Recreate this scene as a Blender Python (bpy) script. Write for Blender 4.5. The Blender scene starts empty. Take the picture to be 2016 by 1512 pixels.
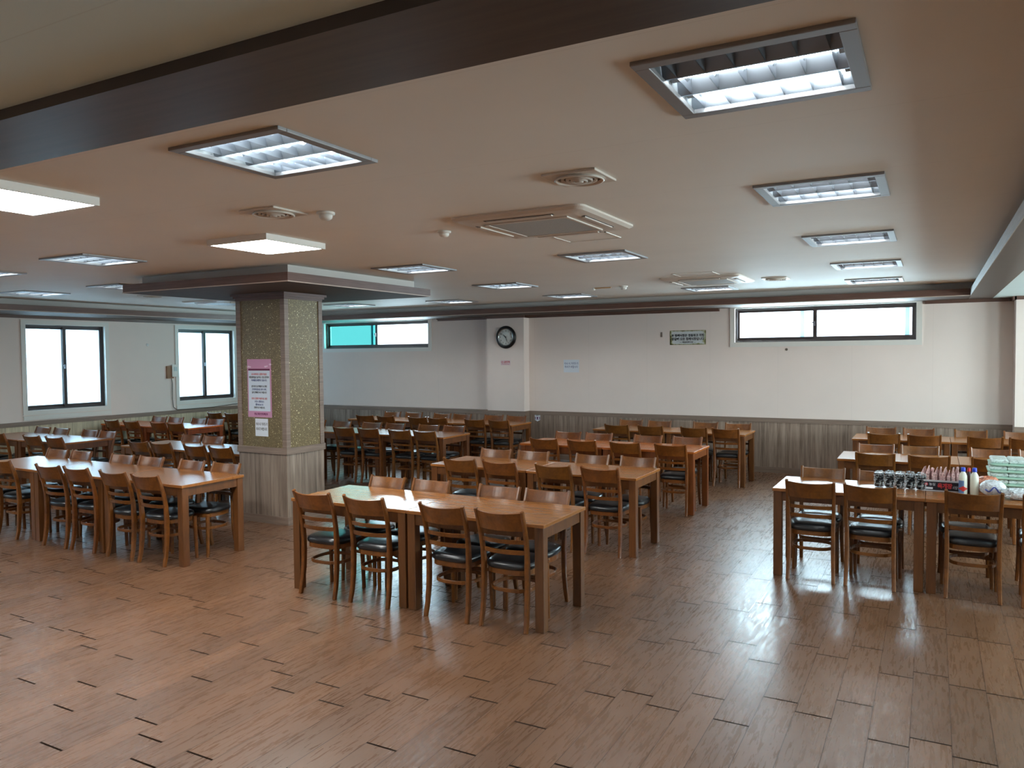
import bpy, math, random
from mathutils import Vector, Matrix
random.seed(7)
S = bpy.context.scene
COL = S.collection

# ------------------------------------------------------------------ camera, world, exposure
F, PITCH, ROLL, YAW, EYE = 1520.82, 0.03700, -0.00908, 0.49864, 1.876
def make_camera():
    cp, sp = math.cos(PITCH), math.sin(PITCH); cy, sy = math.cos(YAW), math.sin(YAW)
    fw = Vector((-sy*cp, cy*cp, -sp)); r = Vector((cy, sy, 0)); u = r.cross(fw)
    cr, sr = math.cos(ROLL), math.sin(ROLL)
    r2 = r*cr + u*sr; u2 = u*cr - r*sr
    cd = bpy.data.cameras.new('camera'); cam = bpy.data.objects.new('camera', cd); COL.objects.link(cam)
    m = Matrix((r2, u2, -fw)).transposed().to_4x4(); m.translation = Vector((0, 0, EYE))
    cam.matrix_world = m
    cd.sensor_width = 36.0; cd.lens = 36.0*F/2016.0; cd.clip_start = 0.05; cd.clip_end = 200
    S.camera = cam
make_camera()
W = bpy.data.worlds.new('sky'); S.world = W; W.use_nodes = True
bg = W.node_tree.nodes['Background']; bg.inputs[0].default_value = (0.75, 0.88, 1.0, 1); bg.inputs[1].default_value = 1.2
S.view_settings.view_transform = 'Standard'; S.view_settings.look = 'None'
S.view_settings.exposure = 2.12; S.view_settings.gamma = 1.0; S.view_settings.use_curve_mapping = False
S.cycles.max_bounces = 8; S.cycles.diffuse_bounces = 5; S.cycles.glossy_bounces = 4
S.cycles.transparent_max_bounces = 12; S.cycles.caustics_reflective = False; S.cycles.caustics_refractive = False
S.cycles.sample_clamp_indirect = 4.0; S.cycles.use_denoising = True; S.cycles.blur_glossy = 0.5

def day(name, loc, dirv, sx, sy, L, col=(1, 1, 1)):
    """daylight outside one window: an area of sky facing in, sized in metres, L = radiance"""
    ld = bpy.data.lights.new(name, 'AREA'); ld.shape = 'RECTANGLE'; ld.size = sx; ld.size_y = sy
    ld.energy = L*math.pi*sx*sy; ld.color = col
    o = bpy.data.objects.new(name, ld); COL.objects.link(o); o.location = loc
    o.rotation_euler = Vector(dirv).to_track_quat('-Z', 'Y').to_euler()
    o['kind'] = 'helper'
    return o

# ------------------------------------------------------------------ room measures (metres)
XL, XR, YB, YF = -13.03, 4.2, 12.56, -5.0      # walls
ZC, ZS, ZB = 2.78, 2.60, 2.69                  # ceiling, soffit underside, top of the soffit board
WAINS = 0.862
# windows: (axis-a0, a1, z0, z1) outer edge of the white casing
BACKWIN = [(-11.44, -8.62, 1.976, 2.66), (-2.85, -0.135, 1.976, 2.66)]
LEFTWIN = [(7.23, 8.76, 0.965, 2.53), (10.14, 11.67, 0.965, 2.53), (4.32, 5.85, 0.965, 2.53), (1.41, 2.94, 0.965, 2.53)]  # last two unseen, continuing the row, added to light the room
RIGHTWIN = [(4.6, 7.2, 1.0, 2.4), (8.4, 11.0, 1.0, 2.4)]
FRONT_FILLWIN = [(-9.5, -6.5, 0.9, 2.3), (-4.0, -1.0, 0.9, 2.3)]  # unseen, made up to fill the room with light from behind the camera
L_BACK, L_LEFT, L_RIGHT, L_FRONT = 11.5, 13.0, 7.6, 2.0
for a, b, c, d in BACKWIN:
    day('daylight', ((a+b)/2, YB+0.32, (c+d)/2), (0, -1, 0), b-a+.3, d-c+.3, L_BACK, (.70, .90, 1))
for a, b, c, d in LEFTWIN:
    day('daylight', (XL-0.32, (a+b)/2, (c+d)/2), (1, 0, 0), d-c+.3, b-a+.3, L_LEFT, (.80, .95, 1)).rotation_euler = (0, -math.pi/2, 0)
for a, b, c, d in RIGHTWIN:
    day('daylight', (XR+0.32, (a+b)/2, (c+d)/2), (-1, 0, 0), d-c+.3, b-a+.3, L_RIGHT, (.93, 1, .97)).rotation_euler = (0, math.pi/2, 0)
for a, b, c, d in FRONT_FILLWIN:  # fill light for the added front windows
    day('daylight', ((a+b)/2, YF-0.32, (c+d)/2), (0, 1, 0), b-a+.3, d-c+.3, L_FRONT, (1, .98, .92))

# ------------------------------------------------------------------ mesh helpers
class MB:
    def __init__(s): s.v = []; s.f = []; s.m = []
    def add(s, vs, fs, mi=0):
        n = len(s.v); s.v += [tuple(v) for v in vs]; s.f += [tuple(i+n for i in f) for f in fs]; s.m += [mi]*len(fs)
    def box(s, x0, x1, y0, y1, z0, z1, mi=0):
        s.add([(x0,y0,z0),(x1,y0,z0),(x1,y1,z0),(x0,y1,z0),(x0,y0,z1),(x1,y0,z1),(x1,y1,z1),(x0,y1,z1)],
              [(0,3,2,1),(4,5,6,7),(0,1,5,4),(1,2,6,5),(2,3,7,6),(3,0,4,7)], mi)
    def quad(s, a, b, c, d, mi=0): s.add([a, b, c, d], [(0, 1, 2, 3)], mi)
    def sweep(s, pts, secs, closed=False, mi=0):
        """pts: list of ring point lists (all same count)"""
        n = len(pts[0]); vs = [p for r in pts for p in r]; fs = []
        k = len(pts)
        for i in range(k if closed else k-1):
            a = i*n; b = ((i+1) % k)*n
            for j in range(n):
                j2 = (j+1) % n
                fs.append((a+j, a+j2, b+j2, b+j))
        if not closed:
            fs.append(tuple(range(n-1, -1, -1))); fs.append(tuple((k-1)*n+j for j in range(n)))
        s.add(vs, fs, mi)
    def bar(s, path, w, h, up=(0, 0, 1), closed=False, mi=0, rnd=0):
        """rectangular (or round if rnd) section swept along a path; w sideways, h along 'up'"""
        P = [Vector(p) for p in path]; rings = []; up = Vector(up)
        for i, p in enumerate(P):
            if closed: t = P[(i+1) % len(P)]-P[i-1]
            else: t = P[min(i+1, len(P)-1)]-P[max(i-1, 0)]
            t.normalize(); sd = t.cross(up).normalized(); u2 = sd.cross(t).normalized()
            ww = w[i] if isinstance(w, (list, tuple)) else w; hh = h[i] if isinstance(h, (list, tuple)) else h
            if rnd:
                rings.append([p+sd*(ww/2*math.cos(2*math.pi*k/rnd))+u2*(hh/2*math.sin(2*math.pi*k/rnd)) for k in range(rnd)])
            else:
                c = .22*min(ww, hh)
                q = [(-ww/2+c,-hh/2),(ww/2-c,-hh/2),(ww/2,-hh/2+c),(ww/2,hh/2-c),(ww/2-c,hh/2),(-ww/2+c,hh/2),(-ww/2,hh/2-c),(-ww/2,-hh/2+c)]
                rings.append([p+sd*a+u2*b for a, b in q])
        s.sweep(rings, None, closed, mi)
    def lathe(s, prof, n=24, c=(0, 0, 0), mi=0, cap=True):
        rings = [[(c[0]+r*math.cos(2*math.pi*k/n), c[1]+r*math.sin(2*math.pi*k/n), c[2]+z) for k in range(n)] for r, z in prof]
        vs = [p for r in rings for p in r]; fs = []
        for i in range(len(rings)-1):
            for j in range(n):
                j2 = (j+1) % n; fs.append((i*n+j, i*n+j2, (i+1)*n+j2, (i+1)*n+j))
        if cap:
            fs.append(tuple(range(n-1, -1, -1))); fs.append(tuple((len(rings)-1)*n+j for j in range(n)))
        s.add(vs, fs, mi)
    def build(s, name, mats, parent=None, smooth=False, bevel=0, loc=None, rot=None):
        me = bpy.data.meshes.new(name); me.from_pydata(s.v, [], s.f); me.update()
        if not isinstance(mats, (list, tuple)): mats = [mats]
        for m in mats: me.materials.append(m)
        for p, mi in zip(me.polygons, s.m): p.material_index = mi; p.use_smooth = smooth
        o = bpy.data.objects.new(name, me); COL.objects.link(o)
        if parent is not None: o.parent = parent
        if bevel:
            b = o.modifiers.new('b', 'BEVEL'); b.width = bevel; b.segments = 2; b.limit_method = 'ANGLE'
        if loc: o.location = loc
        if rot: o.rotation_euler = rot
        return o
def empty(name, loc, rz=0, **kw):
    o = bpy.data.objects.new(name, None); COL.objects.link(o); o.location = loc; o.rotation_euler = (0, 0, rz)
    o.empty_display_size = .05; tag(o, **kw); return o
def tag(o, label=None, cat=None, group=None, kind=None):
    if label: o['label'] = label
    if cat: o['category'] = cat
    if group: o['group'] = group
    if kind: o['kind'] = kind
    return o
def struct(o): o['kind'] = 'structure'; return o
def copy_tree(o, kids, parent=None):
    c = o.copy(); COL.objects.link(c)
    if parent is not None: c.parent = parent
    for ch in kids.get(o.name, []): copy_tree(ch, kids, c)
    return c
def kids_of(root):
    d = {}
    def rec(o):
        d[o.name] = [c for c in bpy.data.objects if c.parent is o]
        for c in d[o.name]: rec(c)
    rec(root); return d

# ------------------------------------------------------------------ materials
def srgb(r, g, b):
    f = lambda c: (c/255/12.92 if c/255 <= .04045 else ((c/255+.055)/1.055)**2.4)
    return (f(r), f(g), f(b), 1)
class NT:
    def __init__(s, name):
        s.m = bpy.data.materials.new(name); s.m.use_nodes = True; s.t = s.m.node_tree; s.n = s.t.nodes
        s.b = s.n['Principled BSDF']
    def new(s, t, **kw):
        n = s.n.new(t)
        for k, v in kw.items(): setattr(n, k, v)
        return n
    def link(s, a, b): s.t.links.new(a, b)
    def val(s, node, i, v):
        if hasattr(v, 'links') or hasattr(v, 'is_output'): s.link(v, node.inputs[i])
        else: node.inputs[i].default_value = v
    def math(s, op, a, b=0.0, c=None, clamp=False):
        n = s.new('ShaderNodeMath', operation=op, use_clamp=clamp); s.val(n, 0, a); s.val(n, 1, b)
        if c is not None: s.val(n, 2, c)
        return n.outputs[0]
    def mix(s, f, a, b, bt='MIX'):
        n = s.new('ShaderNodeMix', data_type='RGBA', blend_type=bt); s.val(n, 0, f); s.val(n, 6, a); s.val(n, 7, b); return n.outputs[2]
    def coords(s, kind='Object', scale=(1, 1, 1), loc=(0, 0, 0)):
        c = s.new('ShaderNodeTexCoord'); m = s.new('ShaderNodeMapping'); s.link(c.outputs[kind], m.inputs[0])
        m.inputs['Scale'].default_value = scale; m.inputs['Location'].default_value = loc; return m.outputs[0]
    def world(s, scale=(1, 1, 1)):
        g = s.new('ShaderNodeNewGeometry'); m = s.new('ShaderNodeMapping'); s.link(g.outputs['Position'], m.inputs[0])
        m.inputs['Scale'].default_value = scale; return m.outputs[0]
    def noise(s, vec, scale=5, detail=4, rough=.6, dist=0):
        n = s.new('ShaderNodeTexNoise'); s.link(vec, n.inputs['Vector']); n.inputs['Scale'].default_value = scale
        n.inputs['Detail'].default_value = detail; n.inputs['Roughness'].default_value = rough; n.inputs['Distortion'].default_value = dist
        return n.outputs[0]
    def ramp(s, f, stops):
        n = s.new('ShaderNodeValToRGB'); s.link(f, n.inputs[0]); e = n.color_ramp.elements
        e[0].position, e[0].color = stops[0]; e[1].position, e[1].color = stops[-1]
        for p, c in stops[1:-1]: q = e.new(p); q.color = c
        return n.outputs[0]
    def bump(s, h, strength=.2, dist=.002):
        n = s.new('ShaderNodeBump'); s.link(h, n.inputs['Height']); n.inputs['Strength'].default_value = strength
        n.inputs['Distance'].default_value = dist; s.link(n.outputs[0], s.b.inputs['Normal']); return n
    def set(s, **kw):
        for k, v in kw.items():
            k = {'col': 'Base Color', 'rough': 'Roughness', 'metal': 'Metallic', 'spec': 'Specular IOR Level', 'alpha': 'Alpha', 'coat': 'Coat Weight',
                 'coatr': 'Coat Roughness', 'em': 'Emission Color', 'ems': 'Emission Strength', 'trans': 'Transmission Weight', 'ior': 'IOR', 'sheen': 'Sheen Weight'}[k]
            if hasattr(v, 'is_output'): s.link(v, s.b.inputs[k])
            else: s.b.inputs[k].default_value = v
        return s.m
def plain(name, c, rough=.5, metal=0, **kw): return NT(name).set(col=srgb(*c), rough=rough, metal=metal, **kw)

def wood(name, dark, light, scale=(3, 30, 30), rough=.35, tint=True, bumpv=.08, spec=.5):
    n = NT(name); v = n.coords('Object', scale)
    rnd = n.new('ShaderNodeObjectInfo')
    add = n.new('ShaderNodeVectorMath', operation='ADD'); n.link(v, add.inputs[0])
    sc = n.new('ShaderNodeVectorMath', operation='SCALE'); sc.inputs[0].default_value = (31, 17, 9); n.link(rnd.outputs['Random'], sc.inputs['Scale'])
    n.link(sc.outputs[0], add.inputs[1])
    a = n.noise(add.outputs[0], 1.0, 6, .65, .6); b = n.noise(add.outputs[0], 5.0, 3, .6)
    f = n.math('ADD', n.math('MULTIPLY', a, .7), n.math('MULTIPLY', b, .3))
    c = n.ramp(f, [(.32, srgb(*dark)), (.68, srgb(*light))])
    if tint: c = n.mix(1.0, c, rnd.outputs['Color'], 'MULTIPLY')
    n.bump(f, bumpv, .002)
    return n.set(col=c, rough=rough, spec=spec)

M = {}
M['chair'] = wood('chair_wood', (86, 48, 18), (131, 80, 32), (10, 10, 10), .33, spec=.5)
M['table_top'] = wood('table_top_wood', (134, 85, 42), (163, 109, 58), (2.2, 40, 10), .26, bumpv=.05, spec=.6)
M['table'] = wood('table_leg_wood', (80, 49, 23), (118, 75, 38), (14, 14, 2.0), .38)
M['vinyl'] = NT('black_vinyl'); v = M['vinyl'].coords('Object', (1, 1, 1)); M['vinyl'].bump(M['vinyl'].noise(v, 14, 3, .6), .25, .01)
M['vinyl'] = M['vinyl'].set(col=srgb(24, 25, 28), rough=.3, spec=.55)

def floor_mat():
    n = NT('floor_planks'); g = n.new('ShaderNodeNewGeometry'); sp = n.new('ShaderNodeSeparateXYZ'); n.link(g.outputs['Position'], sp.inputs[0])
    PW, PL = .1785, .88
    xs = n.math('DIVIDE', n.math('ADD', sp.outputs[0], .08), PW); k = n.math('FLOOR', xs); fx = n.math('FRACT', xs)
    wn = n.new('ShaderNodeTexWhiteNoise', noise_dimensions='1D'); n.link(k, wn.inputs['W'])
    off = n.math('DIVIDE', n.math('ROUND', n.math('MULTIPLY', wn.outputs[0], 3.49)), 3.49)
    alt = n.math('MULTIPLY', n.math('MODULO', n.math('ABSOLUTE', k), 2.0), .28)
    off = n.math('ADD', n.math('MULTIPLY', off, .55), alt)
    ys = n.math('ADD', n.math('DIVIDE', n.math('SUBTRACT', sp.outputs[1], .04), PL), off); fy = n.math('FRACT', ys); ky = n.math('FLOOR', ys)
    idn = n.new('ShaderNodeTexWhiteNoise', noise_dimensions='2D'); cmb = n.new('ShaderNodeCombineXYZ'); n.link(k, cmb.inputs[0]); n.link(ky, cmb.inputs[1]); n.link(cmb.outputs[0], idn.inputs['Vector'])
    ex = n.math('MINIMUM', fx, n.math('SUBTRACT', 1.0, fx)); ey = n.math('MINIMUM', fy, n.math('SUBTRACT', 1.0, fy))
    gx = n.math('LESS_THAN', ex, .011); gy = n.math('LESS_THAN', ey, .0068)
    # wood grain along Y, different on every plank
    offv = n.new('ShaderNodeVectorMath', operation='SCALE'); n.link(idn.outputs['Color'], offv.inputs[0]); offv.inputs['Scale'].default_value = 20
    pv = n.new('ShaderNodeVectorMath', operation='ADD'); n.link(g.outputs['Position'], pv.inputs[0]); n.link(offv.outputs[0], pv.inputs[1])
    def mp(sc):
        m = n.new('ShaderNodeMapping'); n.link(pv.outputs[0], m.inputs[0]); m.inputs['Scale'].default_value = sc; return m.outputs[0]
    big = n.noise(mp((11, 1.6, 1)), 1.0, 3, .5, .8); fine = n.noise(mp((210, 11, 1)), 1.0, 4, .65, .3)
    med = n.noise(mp((62, 5.5, 1)), 1.0, 3, .6, .6)
    ring = n.math('PINGPONG', n.math('MULTIPLY', big, 9.0), .5)
    ring = n.math('MULTIPLY', ring, 2.0)
    f = n.math('ADD', n.math('MULTIPLY', fine, .50), n.math('ADD', n.math('MULTIPLY', med, .38), n.math('MULTIPLY', ring, .08)))
    col = n.ramp(f, [(.25, srgb(103, 70, 47)), (.5, srgb(114, 80, 56)), (.72, srgb(126, 91, 66))])
    tone = n.math('ADD', n.math('MULTIPLY', idn.outputs[0], .30), .86)
    tc = n.new('ShaderNodeCombineXYZ'); [n.link(tone, tc.inputs[i]) for i in range(3)]
    col = n.mix(1.0, col, tc.outputs[0], 'MULTIPLY')
    col = n.mix(n.math('MULTIPLY', gx, .8), col, srgb(48, 30, 22)); col = n.mix(n.math('MULTIPLY', gy, .95), col, srgb(14, 9, 7))
    wear = n.noise(n.world((1, 1, 1)), 2.6, 4, .6)
    rough = n.math('ADD', n.math('MULTIPLY', n.math('SUBTRACT', med, .5), .55), n.math('ADD', n.math('MULTIPLY', wear, .14), .23))
    rough = n.math('MAXIMUM', rough, .13)
    h = n.math('ADD', n.math('ADD', n.math('MULTIPLY', fine, .35), n.math('MULTIPLY', med, .55)), n.math('MULTIPLY', ring, .10))
    h = n.math('SUBTRACT', h, n.math('MULTIPLY', n.math('MAXIMUM', n.math('MULTIPLY', gx, .5), gy), 1.5))
    n.bump(h, .55, .0011)
    gap = n.math('SUBTRACT', 1.0, n.math('MAXIMUM', n.math('MULTIPLY', gx, .7), gy))
    return n.set(col=col, rough=rough, spec=n.math('MULTIPLY', gap, .5), coat=n.math('MULTIPLY', gap, .5), coatr=.40)
M['floor'] = floor_mat()

def wains_mat(name, axis, dark, light):
    n = NT(name); g = n.new('ShaderNodeNewGeometry'); sp = n.new('ShaderNodeSeparateXYZ'); n.link(g.outputs['Position'], sp.inputs[0])
    a = sp.outputs[axis] if axis < 2 else n.math('ADD', sp.outputs[0], sp.outputs[1]); PWD = .285 if axis == 0 else .365 if axis == 1 else .24
    xs = n.math('DIVIDE', a, PWD); k = n.math('FLOOR', xs); fx = n.math('FRACT', xs)
    wn = n.new('ShaderNodeTexWhiteNoise', noise_dimensions='1D'); n.link(k, wn.inputs['W'])
    cb = n.new('ShaderNodeCombineXYZ'); n.link(a, cb.inputs[0]); n.link(n.math('MULTIPLY', sp.outputs[2], .05), cb.inputs[1]); n.link(n.math('MULTIPLY', wn.outputs[0], 13.0), cb.inputs[2])
    st = n.noise(cb.outputs[0], 22, 3, .6); fi = n.noise(cb.outputs[0], 120, 3, .6)
    f = n.math('ADD', n.math('MULTIPLY', st, .75), n.math('MULTIPLY', fi, .25))
    c = n.ramp(f, [(.33, srgb(*dark)), (.66, srgb(*light))])
    tone = n.math('ADD', n.math('MULTIPLY', wn.outputs[0], .22), .88); tc = n.new('ShaderNodeCombineXYZ'); [n.link(tone, tc.inputs[i]) for i in range(3)]
    c = n.mix(1.0, c, tc.outputs[0], 'MULTIPLY')
    gx = n.math('LESS_THAN', fx, .018); c = n.mix(n.math('MULTIPLY', gx, .5), c, srgb(50, 42, 36))
    n.bump(n.math('SUBTRACT', n.math('MULTIPLY', f, .3), gx), .4, .002)
    return n.set(col=c, rough=.5)
M['wains_x'] = wains_mat('wainscot_board', 0, (112, 94, 82), (172, 152, 136))
M['wains_y'] = wains_mat('wainscot_board_left', 1, (176, 160, 132), (224, 210, 180))  # paler, yellower copy: light falling on the left boards put into the colour
M['wains_p'] = wains_mat('wainscot_board_pillar', 3, (112, 96, 84), (168, 150, 134))
def longwood(name, dark, light, scale, rough=.45):
    n = NT(name); v = n.world(scale); f = n.noise(v, 1, 5, .6, .3)
    return n.set(col=n.ramp(f, [(.3, srgb(*dark)), (.7, srgb(*light))]), rough=rough)
M['cap'] = longwood('cap_rail_wood', (118, 100, 88), (150, 130, 116), (2, 2, 60))
M['brown'] = longwood('brown_board', (88, 60, 50), (112, 82, 70), (3, 3, 60), .42)
M['soffit'] = longwood('soffit_board', (62, 43, 32), (82, 60, 44), (4, 20, 4), .75)
M['edging'] = plain('light_edging', (190, 170, 156), .5)
M['beam'] = longwood('beam_board', (60, 50, 44), (76, 64, 56), (2, 40, 2), .4)
M['greyboard'] = longwood('grey_fascia', (150, 146, 142), (170, 166, 162), (3, 3, 60), .5)
def wallpaper(name, c, bumpv=.1, rough=.75, var=.05, seam=None, spec=.5):
    n = NT(name); v = n.world((1, 1, 1)); f = n.noise(v, 1.3, 3, .6); t = n.noise(v, 260, 2, .7)
    a = srgb(*c); b = tuple(x*(1-2*var) for x in a[:3])+(1,)
    cc = n.mix(f, a, b)
    if seam:
        sp = n.new('ShaderNodeSeparateXYZ'); n.link(v, sp.inputs[0])
        s = n.math('LESS_THAN', n.math('FRACT', n.math('DIVIDE', sp.outputs[seam[0]], seam[1])), .004)
        cc = n.mix(n.math('MULTIPLY', s, .09), cc, srgb(90, 80, 75))
    n.bump(t, bumpv, .0015)
    return n.set(col=cc, rough=rough, spec=spec)
M['wall'] = wallpaper('wallpaper', (240, 226, 218), seam=(0, 1.06))
M['ceiling'] = wallpaper('ceiling_paper', (242, 241, 235), rough=.65, seam=(1, 1.06), spec=.12)
M['ceiling2'] = wallpaper('side_ceiling_paper', (222, 244, 246), rough=.65, seam=(1, 1.06), spec=.12)
M['riser'] = wallpaper('riser_paint', (206, 200, 194))
M['white'] = plain('white_paint', (228, 226, 220), .45)
M['darkframe'] = plain('dark_brown_frame', (52, 40, 38), .4)
M['sashblue'] = plain('outer_sash', (120, 160, 190), .5)
M['metal'] = plain('handle_metal', (130, 130, 135), .35, .8)
def glass_mat():
    n = NT('window_glass'); out = n.n['Material Output']
    tr = n.new('ShaderNodeBsdfTransparent'); tr.inputs[0].default_value = (.93, .98, 1, 1)
    mx = n.new('ShaderNodeMixShader'); mx.inputs[0].default_value = .12
    n.set(col=(.85, .92, 1, 1), rough=.15)
    n.link(tr.outputs[0], mx.inputs[1]); n.link(n.b.outputs[0], mx.inputs[2]); n.link(mx.outputs[0], out.inputs[0]); return n.m
M['glass'] = glass_mat()
def tint_mat():
    n = NT('cyan_tinted_glass'); out = n.n['Material Output']
    tr = n.new('ShaderNodeBsdfTransparent'); tr.inputs[0].default_value = (.19, .42, .40, 1)
    mx = n.new('ShaderNodeMixShader'); mx.inputs[0].default_value = .04
    n.set(col=(.3, .8, .75, 1), rough=.15)
    n.link(tr.outputs[0], mx.inputs[1]); n.link(n.b.outputs[0], mx.inputs[2]); n.link(mx.outputs[0], out.inputs[0]); return n.m
M['tinted'] = tint_mat()
def frost_mat():
    n = NT('frosted_glass'); out = n.n['Material Output']
    tr = n.new('ShaderNodeBsdfTransparent'); tr.inputs[0].default_value = (.22, .265, .30, 1)
    tl = n.new('ShaderNodeBsdfTranslucent'); tl.inputs[0].default_value = (.30, .35, .38, 1)
    mx = n.new('ShaderNodeMixShader'); mx.inputs[0].default_value = .45
    n.link(tr.outputs[0], mx.inputs[1]); n.link(tl.outputs[0], mx.inputs[2]); n.link(mx.outputs[0], out.inputs[0]); return n.m
M['frost'] = frost_mat()
def gold_mat():
    n = NT('gold_glitter_panel'); v = n.world((1, 1, 1))
    vo = n.new('ShaderNodeTexVoronoi'); n.link(v, vo.inputs['Vector']); vo.inputs['Scale'].default_value = 130
    cell = n.new('ShaderNodeSeparateColor'); n.link(vo.outputs['Color'], cell.inputs[0])
    sp = n.math('GREATER_THAN', cell.outputs[0], .93); sp2 = n.math('GREATER_THAN', cell.outputs[1], .99)
    f = n.noise(v, 60, 4, .7)
    c = n.ramp(f, [(.3, srgb(98, 84, 56)), (.7, srgb(136, 118, 84))])
    c = n.mix(n.math('MULTIPLY', sp, .7), c, srgb(180, 164, 118)); c = n.mix(sp2, c, srgb(255, 246, 200))
    n.bump(cell.outputs[2], .15, .001)
    return n.set(col=c, rough=.42, metal=.15)
M['gold'] = gold_mat()
def emis(name, c, s):
    n = NT(name); return n.set(col=(.8, .8, .8, 1), em=c, ems=s)
M['tube'] = emis('lit_tube', (.90, .98, 1, 1), 12)
M['tube_off'] = plain('unlit_tube', (215, 218, 220), .3)
M['led'] = emis('led_diffuser', (.97, 1, .98, 1), 13)
M['alu'] = NT('aluminium_frame'); M['alu'] = M['alu'].set(col=srgb(150, 150, 152), rough=.5, metal=.5)
M['refl'] = NT('louvre_metal').set(col=srgb(132, 138, 146), rough=.32, metal=.8)
M['housing'] = plain('housing_white', (165, 172, 176), .5)
M['acplastic'] = plain('aircon_plastic', (214, 206, 196), .45)
M['acdark'] = plain('aircon_slot', (42, 38, 36), .6)
def grille_mat():
    n = NT('aircon_grille'); v = n.world((1, 1, 1)); sp = n.new('ShaderNodeSeparateXYZ'); n.link(v, sp.inputs[0])
    a = n.math('GREATER_THAN', n.math('FRACT', n.math('MULTIPLY', sp.outputs[0], 70)), .45); b = n.math('GREATER_THAN', n.math('FRACT', n.math('MULTIPLY', sp.outputs[1], 70)), .45)
    return n.set(col=n.mix(n.math('MULTIPLY', a, b), srgb(190, 196, 196), srgb(105, 112, 114)), rough=.5)
M['grille'] = grille_mat()
M['black'] = plain('black_plastic', (16, 15, 16), .3)
M['ink'] = plain('black_ink', (30, 30, 38), .7)
M['inkblue'] = plain('blue_ink', (44, 66, 130), .7)
M['inkred'] = plain('red_ink', (196, 60, 66), .7)
M['inkpurple'] = plain('purple_ink', (120, 24, 84), .7)
M['paper'] = plain('paper', (226, 232, 240), .7)
M['pink'] = plain('poster_pink', (206, 150, 184), .6)
M['plum'] = plain('poster_plum', (104, 26, 70), .6)
M['postwhite'] = plain('poster_white', (212, 224, 236), .6)
M['cloud'] = plain('poster_cloud', (232, 206, 224), .6)

# ------------------------------------------------------------------ lettering
FONT = None
def text(name, body, size, mat, parent, loc, rot, align='CENTER', width=None, bold=0):
    cu = bpy.data.curves.new(name, 'FONT'); cu.body = body; cu.size = size; cu.align_x = align; cu.align_y = 'CENTER'
    cu.extrude = .0006; cu.offset = bold; cu.resolution_u = 3
    t = bpy.data.objects.new('tmp_text', cu); COL.objects.link(t)
    dg = bpy.context.evaluated_depsgraph_get(); me = bpy.data.meshes.new_from_object(t.evaluated_get(dg))
    bpy.data.objects.remove(t); bpy.data.curves.remove(cu)
    me.materials.clear(); me.materials.append(mat)
    if width:
        xs = [v.co.x for v in me.vertices]
        if xs and max(xs)-min(xs) > 0:
            k = width/(max(xs)-min(xs))
            for v in me.vertices: v.co.x *= k
    me.name = name
    o = bpy.data.objects.new(name, me); COL.objects.link(o); o.parent = parent; o.location = loc; o.rotation_euler = rot
    return o

# ------------------------------------------------------------------ shell
def grid_sheet(name, axis, pos, a0, a1, b0, b1, holes, mat, flip=False):
    """flat sheet with rectangular holes. axis 0: x=pos (a=y,b=z) 1: y=pos (a=x,b=z) 2: z=pos (a=x,b=y)"""
    A = sorted(set([a0, a1]+[h[i] for h in holes for i in (0, 1)])); B = sorted(set([b0, b1]+[h[i] for h in holes for i in (2, 3)]))
    A = [x for x in A if a0 <= x <= a1]; B = [x for x in B if b0 <= x <= b1]
    idx = {}; vs = []; fs = []
    def vid(i, j):
        if (i, j) not in idx:
            p = {0: (pos, A[i], B[j]), 1: (A[i], pos, B[j]), 2: (A[i], B[j], pos)}[axis]
            idx[(i, j)] = len(vs); vs.append(p)
        return idx[(i, j)]
    for i in range(len(A)-1):
        for j in range(len(B)-1):
            ca, cb = (A[i]+A[i+1])/2, (B[j]+B[j+1])/2
            if any(h[0] < ca < h[1] and h[2] < cb < h[3] for h in holes): continue
            f = (vid(i, j), vid(i+1, j), vid(i+1, j+1), vid(i, j+1)); fs.append(f[::-1] if flip else f)
    m = MB(); m.add(vs, fs); return struct(m.build(name, mat))
CW = .045     # casing width overlapping the wall
def hole(w): return (w[0]+CW, w[1]-CW, w[2]+CW, w[3]-CW)
m = MB(); m.box(XL-.1, XR+.1, YF-.1, YB+.1, -.1, 0); struct(m.build('floor', M['floor']))
grid_sheet('wall_back', 1, YB, XL, XR, 0, 2.95, [hole(w) for w in BACKWIN], M['wall'])
grid_sheet('wall_left', 0, XL, YF, YB, 0, 2.95, [hole(w) for w in LEFTWIN], M['wall'])
grid_sheet('wall_right', 0, XR, YF, YB, 0, 2.95, [hole(w) for w in RIGHTWIN], M['wall'])
grid_sheet('wall_front', 1, YF, XL, XR, 0, 2.95, [hole(w) for w in FRONT_FILLWIN], M['wall'])

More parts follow.
